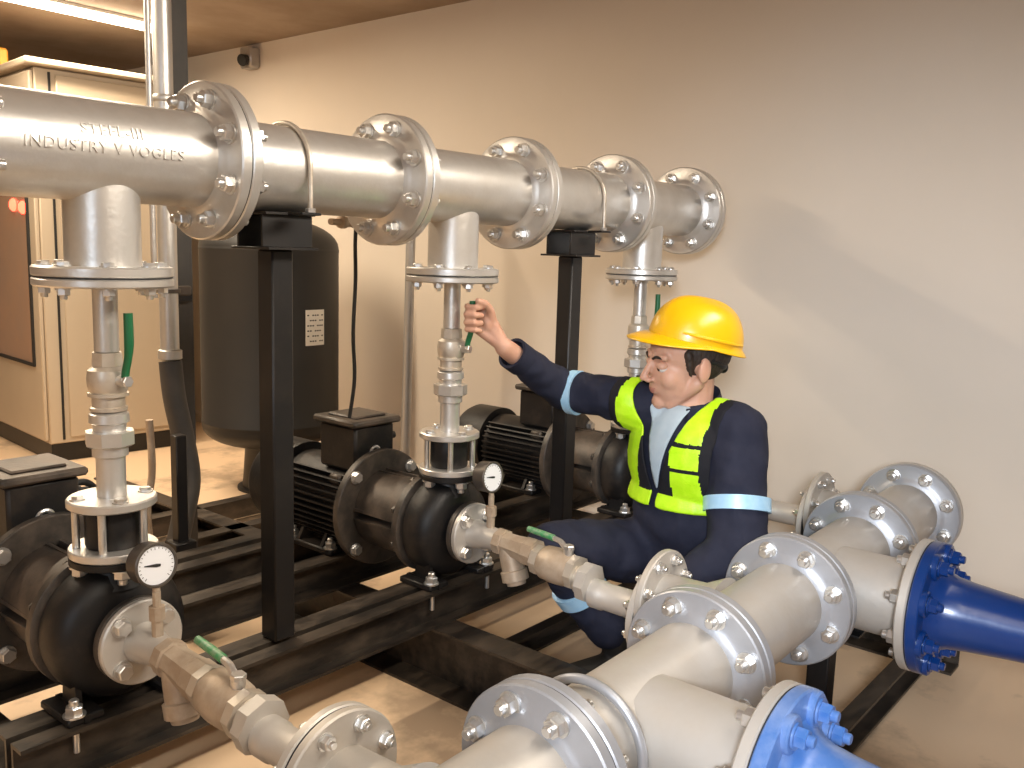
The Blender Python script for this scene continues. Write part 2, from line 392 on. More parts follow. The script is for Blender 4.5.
# ------------------------------------------------------------------ riser set (built once at x = 0, then copied)
SETS = [[], [], []]
def riser_set():
    out = []
    zt = H-.2309-.0008
    # companion flange with nipple
    t = thing('riser_nipple', '', 'pipe', (0, 0, zt-.05), 'riser nipples')
    flange(t, (0, 0, zt), -Z3, .124, .022, .017, 8, NUTS, 'silver', pcd=.82, hub=0)
    MB().lathe([(.0, .0225), (.03, .0225), (.140, .0225)], (0, 0, zt-.001), -Z3, 28).build('nipple', M['silver'], t)
    gasket(t, (0, 0, zt+.0004), Z3, .122)
    out.append(t)
    # ball valve
    zv = H-.374
    t = thing('ball_valve', '', 'valve', (0, 0, zv-.11), 'riser valves')
    mb = MB(); mb.lathe([(0, .023), (0, .0275), (.02, .029), (.026, .029)], (0, 0, zv), -Z3, 8)
    mb.build('end_collar', M['valve'], t)
    mb = MB(); mb.lathe([(.026, .026), (.034, .036), (.05, .038), (.066, .037), (.078, .033)], (0, 0, zv), -Z3, 32)
    mb.build('valve_body', M['valve'], t)
    mb = MB(); mb.lathe([(.078, .037), (.084, .037), (.086, .030), (.104, .030), (.106, .034), (.112, .034)], (0, 0, zv), -Z3, 32)
    mb.build('end_collar', M['valve'], t)
    sd = V((.16, -.987, 0)).normalized(); c = V((0, 0, zv-.052))
    mb = MB(); mb.cyl(c+sd*.036, c+sd*.053, .011, 16); mb.hexp(c+sd*.053, sd, .0115, .009); mb.build('stem', M['zinc'], t)
    p = c+sd*.050
    mb = MB()
    side = Z3.cross(sd)
    pts = [p+V((0, 0, -.004)), p+V((0, 0, .02))+sd*.004, p+V((0, 0, .045))+sd*.012, p+V((0, 0, .075))+sd*.016, p+V((0, 0, .13))+sd*.016]
    mb.tube(pts, [.008, .0075, .0075, .009, .0085], 10)
    mb.build('lever_handle', M['green'], t)
    out.append(t)
    # union
    zu = zv-.1125
    t = thing('pipe_union', '', 'pipe fitting', (0, 0, zu-.1), 'riser unions')
    mb = MB(); mb.lathe([(0, .028), (.006, .036), (.022, .037), (.026, .031), (.040, .030)], (0, 0, zu), -Z3, 32); mb.build('upper_collar', M['silver'], t)
    MB().lathe([(.040, .046), (.066, .046), (.070, .040)], (0, 0, zu), -Z3, 8).build('hex_nut', M['silver'], t)
    MB().lathe([(.070, .033), (.088, .033), (.090, .029)], (0, 0, zu), -Z3, 32).build('lower_collar', M['silver'], t)
    out.append(t)
    # flanged lower nipple
    zf = .686
    t = thing('flanged_nipple', '', 'pipe', (0, 0, zf), 'lower riser nipples')
    mb = MB(); mb.lathe([(0, .027), (zu-.0905-zf-.017, .027)], (0, 0, zf+.017), Z3, 28); mb.build('nipple', M['silver'], t)
    flange(t, (0, 0, zf), Z3, .0825, .027, .018, 4, HEADS, 'silver', pcd=.76, spin=.85)
    out.append(t)
    # wafer check valve clamped by long studs
    t = thing('check_valve', '', 'valve', (0, 0, .588), 'wafer check valves')
    MB().lathe([(0, .050), (.006, .052), (.072, .052), (.078, .050)], (0, 0, .6065), Z3, 32).build('valve_body', M['black'], t)
    f = MB(); f.ring((0, 0, .590), Z3, .0825, .04, 0, .016); f.build('clamp_ring', M['silver'], t)
    for k in range(5):
        a = 2*PI*(k+.15)/5
        MB().cyl((.066*math.cos(a), .066*math.sin(a), .6062), (.066*math.cos(a), .066*math.sin(a), .6852), .0075, 12).build('stud', M['zinc'], t)
    out.append(t)
    return out

def suction_set():
    """along -y from the pump flange to the branch of the lower header, at x = 0"""
    out = []; D = -Y3; y0 = -.0885
    t = thing('suction_flange', '', 'pipe', (0, y0, ZS), 'suction nozzles')
    flange(t, (0, y0, ZS), D, .083, .03, .016, 4, HEAD, 'silver_dull', pcd=.74, spin=.5)
    MB().lathe([(.0, .030), (.016, .040), (.03, .037), (.075, .031), (.100, .030)], (0, y0, ZS), D, 36).build('nozzle', M['silver_dull'], t)
    MB().lathe([(0, .011), (.040, .011), (.040, .015), (.066, .015), (.066, .008), (.095, .008)], (0, -.158, ZS+.022), Z3, 8).build('gauge_pipe', M['bronze'], t)
    out.append(t)
    g = thing('pressure_gauge', '', 'gauge', (0, -.158, ZS+.1175), 'pressure gauges')
    c = V((0, -.140, ZS+.166)); d = V((.0, -1, .10)).normalized()
    mb = MB(); mb.lathe([(-.018, .030), (-.016, .040), (.016, .0415), (.022, .0425), (.024, .0405), (.024, .0375), (.019, .0370)], c, d, 40); mb.build('case', M['steel_dark'], g)
    mb = MB(); mb.lathe([(.0195, .0365), (.0205, .0365)], c, d, 40); dial = mb.build('dial', M['white'], g)
    u, v, _ = frame_of(d); up = V((0, 0, 1)); up = (up - d*up.dot(d)).normalized(); rt = d.cross(up) * -1
    mb = MB(); o = c + d*.0212
    ang = math.radians(172)
    nd = rt*math.cos(ang)*1 + up*math.sin(ang); ns = d.cross(nd)
    mb.prism([(-.008, -.0022), (.0, -.003), (.024, -.0008), (.024, .0008), (.0, .003), (-.008, .0022)], o, nd, ns, d*.001)
    mb.build('needle', M['print'], dial)
    mb = MB()
    for k in range(21):
        a = math.radians(-45 + 270*k/20); nd = rt*math.cos(a)+up*math.sin(a); ns = d.cross(nd)
        l = .005 if k % 5 == 0 else .003
        mb.prism([(.034-l, -.0005), (.034, -.0005), (.034, .0005), (.034-l, .0005)], o - d*.0006, nd, ns, d*.0006)
    mb.build('scale_marks', M['print'], dial)
    MB().lathe([(0, .007), (.012, .007)], (0, -.158, ZS+.118), Z3, 12).build('stem', M['bronze'], g)
    out.append(g)
    # y strainer
    ys = y0-.1005
    t = thing('y_strainer', '', 'strainer', (0, ys, ZS), 'strainers')
    mb = MB(); mb.lathe([(0, .036), (.022, .036), (.024, .031), (.07, .033), (.095, .036), (.098, .038), (.128, .038)], (0, ys, ZS), D, 8); mb.build('strainer_body', M['bronze'], t, sharp=25)
    b0 = V((0, ys-.035, ZS-.008)); bd = V((0, -.35, -.94)).normalized()
    mb = MB(); mb.lathe([(0, .029), (.06, .031), (.062, .036), (.088, .036), (.090, .027), (.100, .025)], b0, bd, 20); mb.build('strainer_leg', M['bronze'], t)
    out.append(t)
    # ball valve with lever
    yv = ys-.1285
    t = thing('ball_valve', '', 'valve', (0, yv, ZS), 'suction valves')
    MB().lathe([(0, .039), (.016, .041), (.022, .041)], (0, yv, ZS), D, 8).build('end_collar', M['valve'], t)
    MB().lathe([(.022, .038), (.03, .043), (.06, .046), (.095, .044), (.115, .038)], (0, yv, ZS), D, 32).build('valve_body', M['bronze'], t)
    MB().lathe([(.115, .044), (.135, .044), (.137, .037)], (0, yv, ZS), D, 8).build('end_collar', M['valve'], t)
    c = V((0, yv-.098, ZS+.036))
    mb = MB(); mb.cyl(c, c+Z3*.018, .013, 16); mb.hexp(c+Z3*.018, Z3, .014, .010); mb.build('stem', M['zinc'], t)
    q = c+Z3*.022
    mb = MB(); mb.tube([q+V((0, -.012, -.002)), q+V((0, .012, -.001)), q+V((.002, .030, .008)), q+V((.003, .055, .010))], [.008, .008, .007, .007], 8); lev = mb.build('lever', M['zinc'], t)
    mb = MB(); mb.tube([q+V((.003, .05, .010)), q+V((.004, .09, .011)), q+V((.005, .135, .011))], [.0085, .0085, .0078], 10); mb.build('grip', M['green_pale'], lev)
    out.append(t)
    # union and nipple to the branch flange
    yu = yv-.1375
    t = thing('pipe_union', '', 'pipe fitting', (0, yu, ZS), 'suction unions')
    MB().lathe([(0, .036), (.012, .037), (.014, .030)], (0, yu, ZS), D, 32).build('collar', M['valve'], t)
    MB().lathe([(.014, .050), (.040, .050), (.044, .040)], (0, yu, ZS), D, 8).build('hex_nut', M['silver_dull'], t)
    out.append(t)
    yn = yu-.0445
    t = thing('flanged_nipple', '', 'pipe', (0, yn, ZS), 'suction nipples')
    yj = -.678
    L = yn - yj
    MB().lathe([(0, .036), (.03, .036), (.034, .033), (L-.06, .034), (L-.03, .044), (L-.002, .048)], (0, yn, ZS), D, 32).build('nipple', M['silver_dull'], t)
    flange(t, (0, yj+.0008, ZS), Y3, .112, .031, .018, 8, NUTS, 'silver_dull', pcd=.8)
    gasket(t, (0, yj, ZS), Y3, .110)
    out.append(t)
    return out

# ------------------------------------------------------------------ pump with motor (x = 0)
def pump():
    t = thing('water_pump', '', 'pump', (0, .2, .29), 'pumps')
    A = Y3; O = (0, 0, ZS)
    mb = MB(); mb.lathe([(-.071, .05), (-.062, .052), (-.056, .075), (-.05, .105), (-.034, .127), (-.01, .136), (.02, .137), (.045, .132), (.055, .12), (.056, .05)], O, A, 56)
    mb.lathe([(0, .06), (.03, .045), (.045, .043)], (0, 0, ZS+.095), Z3, 32)
    mb.build('volute', M['black'], t)
    mb = MB(); mb.lathe([(-.0872, .04), (-.0872, .080), (-.085, .083), (-.073, .083), (-.071, .080), (-.071, .04)], O, A, 48, False, False)
    mb.build('suction_port', M['lantern'], t)
    mb = MB(); mb.lathe([(0, .03), (0, .0795), (.002, .082), (.013, .082), (.015, .0795), (.015, .03)], (0, 0, .5740), Z3, 48, False, False); dp = mb.build('discharge_port', M['black'], t)
    for k in range(4):
        a = 2*PI*(k+.85)/4
        put('bolt', NUT, dp, (.062*math.cos(a), .062*math.sin(a), .5738), -Z3)
    mb = MB(); mb.lathe([(.056, .05), (.056, .138), (.059, .142), (.078, .142), (.081, .138), (.081, .05)], O, A, 56, False, False); bp = mb.build('back_plate', M['lantern'], t)
    for k in range(8):
        a = 2*PI*(k+.5)/8
        put('bolt', NUTK, bp, (.127*math.cos(a), .0815, ZS+.127*math.sin(a)), Y3)
    # lantern: shaft housing, curved panels and tie ribs
    mb = MB(); mb.cyl((0, .081, ZS), (0, .266, ZS), .07, 32)
    for k in range(4):
        a = k*PI/2 + PI/4
        mb.lathe([(.081, .100), (.081, .118), (.265, .112), (.265, .094), (.081, .100)], O, A, 14, False, False, a0=a-.66, a1=a+.66)
        for s in (-1, 1):
            b = a+s*.66; u, v, _ = frame_of(A)
            e = u*math.cos(b)+v*math.sin(b); w = A.cross(e)
            mb.prism([(.081, -.004), (.265, -.004), (.265, .004), (.081, .004)], V(O)+e*.072, A, w, e*.044)
    mb.build('lantern', M['lantern'], t)
    mb = MB(); mb.lathe([(.266, .06), (.266, .170), (.269, .173), (.287, .173), (.291, .168), (.300, .125), (.300, .06)], O, A, 64, False, False); mf = mb.build('motor_flange', M['lantern'], t)
    for k in range(4):
        a = PI/4+k*PI/2
        put('bolt', HEAD, mf, (.152*math.cos(a), .2655, ZS+.152*math.sin(a)), -Y3)
    mb = MB(); mb.lathe([(.290, .10), (.30, .118), (.615, .118), (.622, .10)], O, A, 48)
    for k in range(44):
        a = 2*PI*(k+.5)/44; e = V((math.cos(a), 0, math.sin(a))); w = V((-math.sin(a), 0, math.cos(a)))
        if math.sin(a) > .72: continue
        mb.prism([(.312, -.0022), (.60, -.0022), (.60, .0022), (.312, .0022)], V(O)+e*.112, A, w, e*.030)
    mb.build('motor_body', M['black'], t)
    mb = MB(); mb.lathe([(.622, .10), (.622, .140), (.74, .140), (.765, .128), (.775, .09)], O, A, 48); mb.build('fan_cowl', M['black'], t)
    # terminal box with lid, glands
    mb = MB(); mb.box((0, .385, .608), (.155, .165, .135), .008); tb = mb.build('terminal_box', M['black'], t)
    mb = MB(); mb.box((0, .385, .686), (.185, .195, .020), .006); mb.box((0, .385, .699), (.12, .13, .008), .004); mb.build('lid', M['lantern'], tb)
    for dy in (-.04, .04): MB().lathe([(0, .016), (.018, .016), (.02, .012), (.035, .011)], (.078, .385+dy, .625), X3, 12).build('cable_gland', M['rubber'], tb)
    pts = [(.112, .425, .625), (.15, .43, .622), (.175, .435, .59), (.165, .44, .53), (.15, .46, .45), (.165, .52, .34)]
    MB().tube(pts, .0085, 10).build('cable_tail', M['rubber'], tb)
    mb = MB(); c = V((0, .305, ZS+.158))
    mb.tube([c+V((.018*math.cos(a*PI/8), 0, .018*math.sin(a*PI/8))) for a in range(17)], .006, 8, False); mb.cyl((0, .305, ZS+.118), (0, .305, ZS+.142), .010, 12); mb.build('lifting_eye', M['zinc'], t)
    for x, y in ((-.095, .36), (.095, .34)): MB().box((x, y, ZS+.085), (.03, .05, .03), .006).build('grease_boss', M['lantern'], t)
    # feet
    for s in (-1, 1):
        mb = MB()
        mb.prism([(-.062, .0), (.062, .0), (.062, .016), (.03, .02), (.02, .11), (-.02, .11), (-.03, .02), (-.062, .016)], (s*.088, -.004, .2908), Y3, Z3, V((s*.012, 0, 0)))
        mb.box((s*.095, -.004, .299), (.07, .12, .016), .003)
        ft = mb.build('pump_foot', M['black'], t)
        put('bolt', NUT, ft, (s*.112, -.05, .3072), Z3)
        MB().cyl((s*.112, -.054, .235), (s*.112, -.054, .281), .006, 10).build('stud', M['zinc'], ft)
        mb = MB(); mb.box((s*.105, .45, .300), (.06, .21, .018), .004)
        for y in (.39, .50): mb.prism([(0, 0), (.055, 0), (.0, .10), (-.03, .10)], (s*.075, y, .308), V((s, 0, 0)), Z3, Y3*.012)
        mfo = mb.build('motor_foot', M['black'], t)
        for y in (.365, .54): put('bolt', NUT, mfo, (s*.118, y, .3092), Z3)
    return t

PL = ['black pump and motor partly cut off beside the nearest pressure gauge', 'black pump and ribbed motor under the pipe the worker is holding', 'black pump and ribbed motor behind the worker\'s outstretched arm']
rs = riser_set(); ss = suction_set(); pm = pump()
WHERE = ['on the riser below the lettered tee', 'on the riser the worker holds', 'on the riser behind the yellow helmet']
RL = {0: ('silver flange and nipple atop the pipework {}',), 1: ('steel ball valve with upright green lever {}',), 2: ('silver hexagonal pipe union {}',), 3: ('straight nipple with round bolted flange {}',), 4: ('short black check valve between studs {}',)}
SW = ['ahead of the cut-off pump', "ahead of the worker's knee", "behind the worker's lowered arm"]
SL = ['pale round flange and nozzle bolted to the pump {}', 'round pressure gauge with white dial {}', 'dusty brown strainer with hanging leg {}', 'dusty brass ball valve with green-gripped lever {}', 'dusty hexagonal union {}', 'pale nipple and flange at the lower header {}']
SWG = ['above the cut-off pump', 'beside the middle pump', 'on the last pump behind the worker']
allsets = []
for k in range(3):
    dx = V((P*k, 0, 0))
    for i, o in enumerate(rs):
        c = o if k == 0 else dup(o, dx); c['label'] = RL[i][0].format(WHERE[k])
    for i, o in enumerate(ss):
        c = o if k == 0 else dup(o, dx)
        dz = -.008+(P*k-1.5)*.022; ph = -dz/.435
        if i in (2, 3, 4): c.rotation_euler.x = ph; c.location.z += ph*(c.location.y+.189)
        if i == 5: c.location.z += dz
        c['label'] = SL[i].format(SW[k] if i != 1 else SWG[k])
    c = pm if k == 0 else dup(pm, dx); c['label'] = PL[k]

# ------------------------------------------------------------------ lower header
G = [.215, .712, 1.146, 1.620, 2.052]
RL_ = .1515
FALL = .022
def zfall(x): return -.008 + (x-1.5)*FALL
def settle(t):
    t.location.z += zfall(t.location.x); t.rotation_euler.y = -FALL; return t
def low(name, label, x0, x1, **k): return header_piece(name, label, 'pipe', x0, x1, RL_, group='lower header pipes', m='silver_dull', fm='flange_grey', y=YL, z=ZS, **k)
def suction_branch(t, x):
    mb = MB(); y0 = YL+RP*.75; L = -.6788-y0
    mb.lathe([(0, .085), (.03, .070), (.05, .060), (L-.0005, .056)], (x, y0, ZS), Y3, 40); mb.build('branch_neck', M['silver_dull'], t)
    flange(t, (x, -.6788, ZS), -Y3, .112, .056, .018, 8, NUTS, 'silver_dull', pcd=.8)
YO = -1.168; YO1, YO2 = -1.200, -1.165
def outlet_branch(t, x, YO):
    mb = MB(); y0 = YL-RP*.6; L = y0-YO
    mb.lathe([(0, RP), (L-.0005, RP)], (x, y0, ZS), -Y3, 56); mb.build('branch_neck', M['silver_dull'], t)
    flange(t, (x, YO+.0008, ZS), Y3, RL_, RP, .022, 8, NUT, 'silver_dull')
    gasket(t, (x, YO, ZS), Y3, RL_*.985)
l0 = low('pipe_tee', 'pale silver tee running out of the picture\'s bottom edge, nearest of the lower header', -.42, G[0], f0=False); suction_branch(l0, 0)
l1 = low('pipe_tee', 'large pale silver tee joined to the cut-off blue pipe, with a dark strap', G[0], G[1]); outlet_branch(l1, .440, YO1)
l2 = low('pipe_tee', 'pale silver tee fed by the strainer line in front of the worker\'s knee', G[1], G[2]); suction_branch(l2, P)
l3 = low('pipe_tee', 'pale silver tee joined to the tapered blue pipe along the wall', G[2], G[3]); outlet_branch(l3, 1.315, YO2)
l4 = low('pipe_tee', 'pale silver tee at the wall end of the lower header', G[3], G[4]); suction_branch(l4, 2*P)
bl = thing('blind_flange', 'round blank plate closing the lower header close to the wall', 'flange', (G[4], YL, ZS))
MB().lathe([(.001, RL_-.003), (.004, RL_), (FT-.003, RL_), (FT, RL_-.003)], (G[4], YL, ZS), X3, 56).build('cover_plate', M['silver_dull'], bl)
for k in range(8):
    a = 2*PI*(k+.5)/8
    put('nut', NUT, bl, (G[4]+FT, YL+math.cos(a)*RL_*.8, ZS+math.sin(a)*RL_*.8), X3)

for q_ in (l0, l1, l2, l3, l4, bl): settle(q_)
def low_support(label, x, zb, sw):
    t = thing('pipe_cradle', label, 'pipe support', (x, YL, zb), 'lower header cradles')
    st = ZS-RP-.003+zfall(x)
    MB().box((x, YL, (zb+st-.05)/2), (.056, .056, st-.05-zb), .004).build('post', M['post'], t)
    mb = MB(); mb.box((x, YL, st-.003), (.08, .24, .006), .001); mb.box((x, YL, st-.047), (.08, .20, .006), .001); mb.box((x, YL, st-.025), (.008, .2, .04)); mb.build('saddle', M['post'], t)
    MB().box((x, YL, zb+.004), (.12, .12, .008), .002).build('foot_plate', M['post'], t)
    return t
low_support('short black cradle post under the pale tee with the dark strap', .335, .0005, 0)
low_support('short black cradle post under the tee of the tapered blue pipe', 1.40, .0005, 0)
u_bolt('dark broad strap around the pale tee nearest the cut-off blue pipe', .335, YL, ZS+zfall(.335), ZS-RP+.003+zfall(.335), r=.0085, m='flange_grey', gap=.006)

# blue outlets: cast flange with bolt lugs, tapering barrel
def blue_pipe(label, x, worn, YO):
    m = M['blue_pale'] if worn else M['blue']
    t = thing('blue_outlet_pipe', label, 'pipe', (x, YO, ZS), 'blue outlet pipes')
    o = V((x, YO-.0008, ZS)); d = -Y3; u, v, _ = frame_of(d)
    n = 96; mb = MB(); rings = []
    mb.lathe([(0, .05), (0, RL_-.003), (.003, RL_), (.021, RL_), (.024, RL_-.003), (.026, .125), (.026, .05)], o, d, 64, False, False)
    f = mb.build('flange', m, t)
    for k in range(8):
        a = 2*PI*(k+.5)/8; e = u*math.cos(a)+v*math.sin(a); c = o+e*RL_*.8+d*.022
        MB().lathe([(0, .030), (.010, .030), (.013, .027)], c, d, 20).build('bolt_lug', m, f)
        put('bolt', NUTBLUE if worn else NUTBLUE2, f, c+d*.0135, d)
    MB().lathe([(.02, .120), (.030, .102), (.042, .090), (.062, .082), (.10, .0765), (.18, .069), (.27, .063), (.33, .062), (1.9, .062)], o, d, 56).build('barrel', m, t)
    return settle(t)
NUTBLUE2 = bolt_mesh('blue_nut_dark', .0165, .016, .014, M['blue'])
blue_pipe('worn pale blue flanged pipe cut off by the picture\'s bottom edge', .440, True, YO1)
blue_pipe('deep blue tapered flanged pipe leading along the wall', 1.315, False, YO2)

# ------------------------------------------------------------------ pressure tank
t = thing('pressure_tank', 'tall dark grey cylindrical pressure tank with a printed label', 'tank', (1.81, 2.02, 0))
c = (1.81, 2.02, 0)
mb = MB(); R = .325
pr = [(.225, .12)] + [(.225+.10*(1-math.cos(a)), .12+(R-.12)*math.sin(a)) for a in [i*PI/2/8 for i in range(1, 9)]]
pr += [(.34, R), (.345, R+.003), (.352, R+.003), (.357, R)]
pr += [(1.16, R), (1.165, R+.002), (1.172, R+.002), (1.177, R)]
pr += [(1.18+.14*math.sin(a), .03+(R-.03)*math.cos(a)) for a in [i*PI/2/9 for i in range(0, 10)]]
mb.lathe(pr, c, Z3, 72); mb.build('shell', M['tank'], t)
MB().lathe([(.0, .165), (.012, .165), (.014, .14), (.225, .125), (.24, .135)], c, Z3, 40).build('skirt', M['tank'], t)
a0 = math.radians(-97)
mb = MB(); lab = []
for j in range(2):
    pass
mb.lathe([(.80, R+.0012), (.97, R+.0012)], c, Z3, 8, a0=0, a1=1) if False else None
for k in range(8):
    a1, a2 = a0+.042*k, a0+.042*(k+1)
    P4 = [V((c[0]+(R+.0015)*math.cos(a), c[1]+(R+.0015)*math.sin(a), z)) for a, z in ((a1, .735), (a2, .735), (a2, .90), (a1, .90))]
    P5 = [p + (p-V((c[0], c[1], p.z))).normalized()*.001 for p in P4]
    vs = [mb.bm.verts.new(p) for p in P4+P5]
    for q in ((0, 1, 2, 3), (4, 5, 6, 7), (0, 1, 5, 4), (1, 2, 6, 5), (2, 3, 7, 6), (3, 0, 4, 7)): mb._face([vs[i] for i in q])
plate = mb.build('printed_label', M['label'], t)
mb = MB()
for row in range(6):
    for k in range(7):
        if (row*5+k*3) % 4 == 0: continue
        a1, a2 = a0+.025+.042*k, a0+.025+.042*k+.030
        z0 = .752+row*.024; r2 = R+.0032
        vs = [mb.bm.verts.new(V((c[0]+r2*math.cos(a), c[1]+r2*math.sin(a), z))) for a, z in ((a1, z0), (a2, z0), (a2, z0+.006), (a1, z0+.006))]
        mb._face(vs)
mb.build('label_print', M['tank'], plate)

# ------------------------------------------------------------------ control cabinet
CR = math.radians(-4.5)
cab = thing('control_cabinet', 'tall beige steel control cabinet with a dark-framed door window showing a red reflection', 'cabinet', (1.262, 3.215, 0), rotz=CR)
W, Dp, HC = .79, 1.15, 2.045
MB().box((W/2, Dp/2, (HC+.10)/2), (W, Dp, HC-.10), .006).build('body', M['cab'], cab, local=True)
MB().box((W/2, Dp/2, .05), (W-.02, Dp-.02, .10), .003).build('plinth', M['post'], cab, local=True)
MB().box((W/2-.01, Dp/2-.01, HC+.018), (W+.10, Dp+.10, .034), .008).build('top_cap', M['cab'], cab, local=True)
door = MB().box((-.012, Dp/2, (HC+.10)/2), (.022, Dp-.02, HC-.14), .005).build('door', M['cab'], cab, local=True)
mb = MB(); y0, y1, z0, z1, w = .10, .95, .52, 1.72, .018
for (cy, cz, sy, sz) in ((y0, (z0+z1)/2, w, z1-z0+w), (y1, (z0+z1)/2, w, z1-z0+w), ((y0+y1)/2, z0, y1-y0, w), ((y0+y1)/2, z1, y1-y0, w)):
    mb.box((-.029, cy, cz), (.014, sy, sz), .003)
mb.build('window_frame', M['rubber'], door, local=True)
MB().box((-.025, (y0+y1)/2, (z0+z1)/2), (.004, y1-y0-w, z1-z0-w)).build('window_pane', M['cabglass'], door, local=True)
for (yy, zz) in ((.16, 1.345), (.30, 1.36)):
    MB().lathe([(0, .034), (.008, .034), (.018, .024), (.022, .008)], (-.027, yy, zz), -X3, 20).build('red_reflection', M['red'], door, local=True)  # glowing domes stand in for a red lamp mirrored in the pane
MB().box((.07, -.004, (HC+.1)/2), (.012, .006, HC-.14), .001).build('corner_seam', M['rubber'], cab, local=True)
MB().box((.43, -.008, (HC+.1)/2), (.66, .012, HC-.16), .004).build('side_panel', M['cab'], cab, local=True)
o = MB().box((1.25, 3.66, HC+.085), (.10, .14, .095), .012).lathe([(0, .03), (.03, .03), (.045, .012)], (1.25, 3.66, HC+.11), Z3, 16).build('warning_beacon', M['orange'])
tag(o, 'small orange beacon on top of the beige control cabinet', 'beacon')

# ------------------------------------------------------------------ vertical pipes and hose
t = thing('riser_main', 'thick silver vertical pipe rising to the ceiling behind the lettered tee', 'pipe', (.70, 1.0, .84))
MB().cyl((.70, 1.0, .84), (.70, 1.0, CZ-.001), .029, 32).build('pipe', M['silver'], t)
for z in (1.62, 2.10): MB().lathe([(0, .030), (.003, .032), (.018, .032), (.021, .030)], (.70, 1.0, z), Z3, 32).build('coupling_ring', M['silver'], t)
MB().lathe([(0, .030), (.004, .037), (.03, .037), (.034, .030)], (.70, 1.0, .82), Z3, 32).build('end_collar', M['silver'], t)
MB().ring((.70, 1.0, 1.04), Z3, .0375, .0295, -.006, .006).box((.750, 1.0, 1.04), (.05, .02, .03), .003).build('pipe_clamp', M['steel_dark'], t)
o = MB().tube([(.70, 1.0, .815), (.705, .99, .70), (.73, .985, .56), (.74, .97, .42), (.70, .95, .30), (.66, .93, .2)], .036, 16).build('flexible_hose', M['hose'])
tag(o, 'thick dark flexible hose hanging from the silver vertical pipe', 'hose')
o = MB().tube([(.655, 1.06, .62), (.660, 1.06, .45), (.64, 1.06, .33), (.645, 1.06, .20), (.645, 1.06, .105)], .012, 10).build('drain_tube', M['bronze'])
tag(o, 'thin brownish tube hanging beside the thick dark hose', 'hose')
o = MB().cyl((.645, .985, 1.02), (.645, .985, CZ-.001), .009, 16).build('conduit', M['silver'])
tag(o, 'slender bright conduit beside the thick vertical silver pipe', 'conduit')
t = thing('cable_tray_post', 'dark steel angle post standing behind the vertical silver pipe', 'post', (.80, 1.12, 0))
MB().prism([(0, 0), (.055, 0), (.055, .006), (.006, .006), (.006, .055), (0, .055)], (.790, 1.10, .10), X3, Y3, Z3*(CZ-.101)).build('angle_bar', M['hose'], t)
MB().box((.80, 1.125, .05), (.12, .12, .10), .004).build('foot', M['post'], t)
for z in (1.02, 1.60): MB().box((.80, 1.085, z), (.06, .02, .045), .003).build('clip', M['post'], t)
o = MB().box((.600, .79, .44), (.036, .036, .62-.26), .003).box((.600, .79, .275), (.07, .07, .03), .003).build('stub_post', M['post'])
o.location = (0, 0, 0)
tag(o, 'short black square stub post beside the hanging hose', 'post')
t = thing('galvanised_conduit', 'slim grey galvanised upright pipe between the motor and the wall', 'pipe', (1.95, 1.2, 0))
MB().cyl((1.93, 1.2, .012), (1.955, 1.2, 1.40), .021, 20).build('pipe', M['grey_pipe'], t)
MB().lathe([(0, .06), (.010, .06), (.012, .03), (.03, .026)], (1.93, 1.2, 0), Z3, 24).build('foot_flange', M['grey_pipe'], t)
MB().lathe([(0, .024), (.02, .024), (.03, .015)], (1.955, 1.2, 1.40), Z3, 20).build('end_cap', M['grey_pipe'], t)
o = MB().tube([(.872, .30, 1.249), (.870, .30, 1.20), (.880, .31, 1.10), (.868, .305, .95), (.878, .31, .82), (.872, .325, .7045)], .0055, 8).build('sensor_cable', M['rubber'])
tag(o, 'thin black cable dropping from the upper header to the middle motor', 'cable')
t = thing('pressure_sensor', 'small brass sensor fitting under the upper header by the thin black cable', 'sensor', (.845, .30, 1.25))
MB().lathe([(0, .012), (.05, .012), (.055, .017), (.075, .017), (.078, .009), (.12, .009)], (.872, .30, 1.262), V((-.9, -.25, 0)), 12).build('body', M['bronze'], t)
MB().lathe([(0, .014), (.02, .014), (.024, .009)], (.872, .30, 1.2495), Z3, 12).build('plug', M['rubber'], t)

# wall box and ceiling lamp
t = thing('wall_junction_box', 'small dark grey box fixed high on the beige wall', 'junction box', (XW-.03, 3.0, 2.25))
MB().box((XW-.035, 3.06, 2.265), (.07, .11, .12), .010).build('box', M['grey_pipe'], t)
MB().lathe([(0, .028), (.04, .034), (.045, .030)], (XW-.07, 3.045, 2.25), V((-1, -.3, -.3)), 20).build('sensor_head', M['rubber'], t)
t = thing('ceiling_light', 'long bright fluorescent batten on the ceiling above the control cabinet', 'ceiling light', (1.1, 3.05, CZ-.03))
MB().box((1.05, 3.05, CZ-.0105), (1.75, .03, .02), .004).build('housing', M['lampbody'], t)
MB().cyl((.22, 3.05, CZ-.040), (1.88, 3.05, CZ-.040), .020, 16).build('tube', M['tube'], t)
for x in (.20, 1.90): MB().box((x, 3.05, CZ-.035), (.03, .05, .05), .004).build('lamp_holder', M['lampbody'], t)

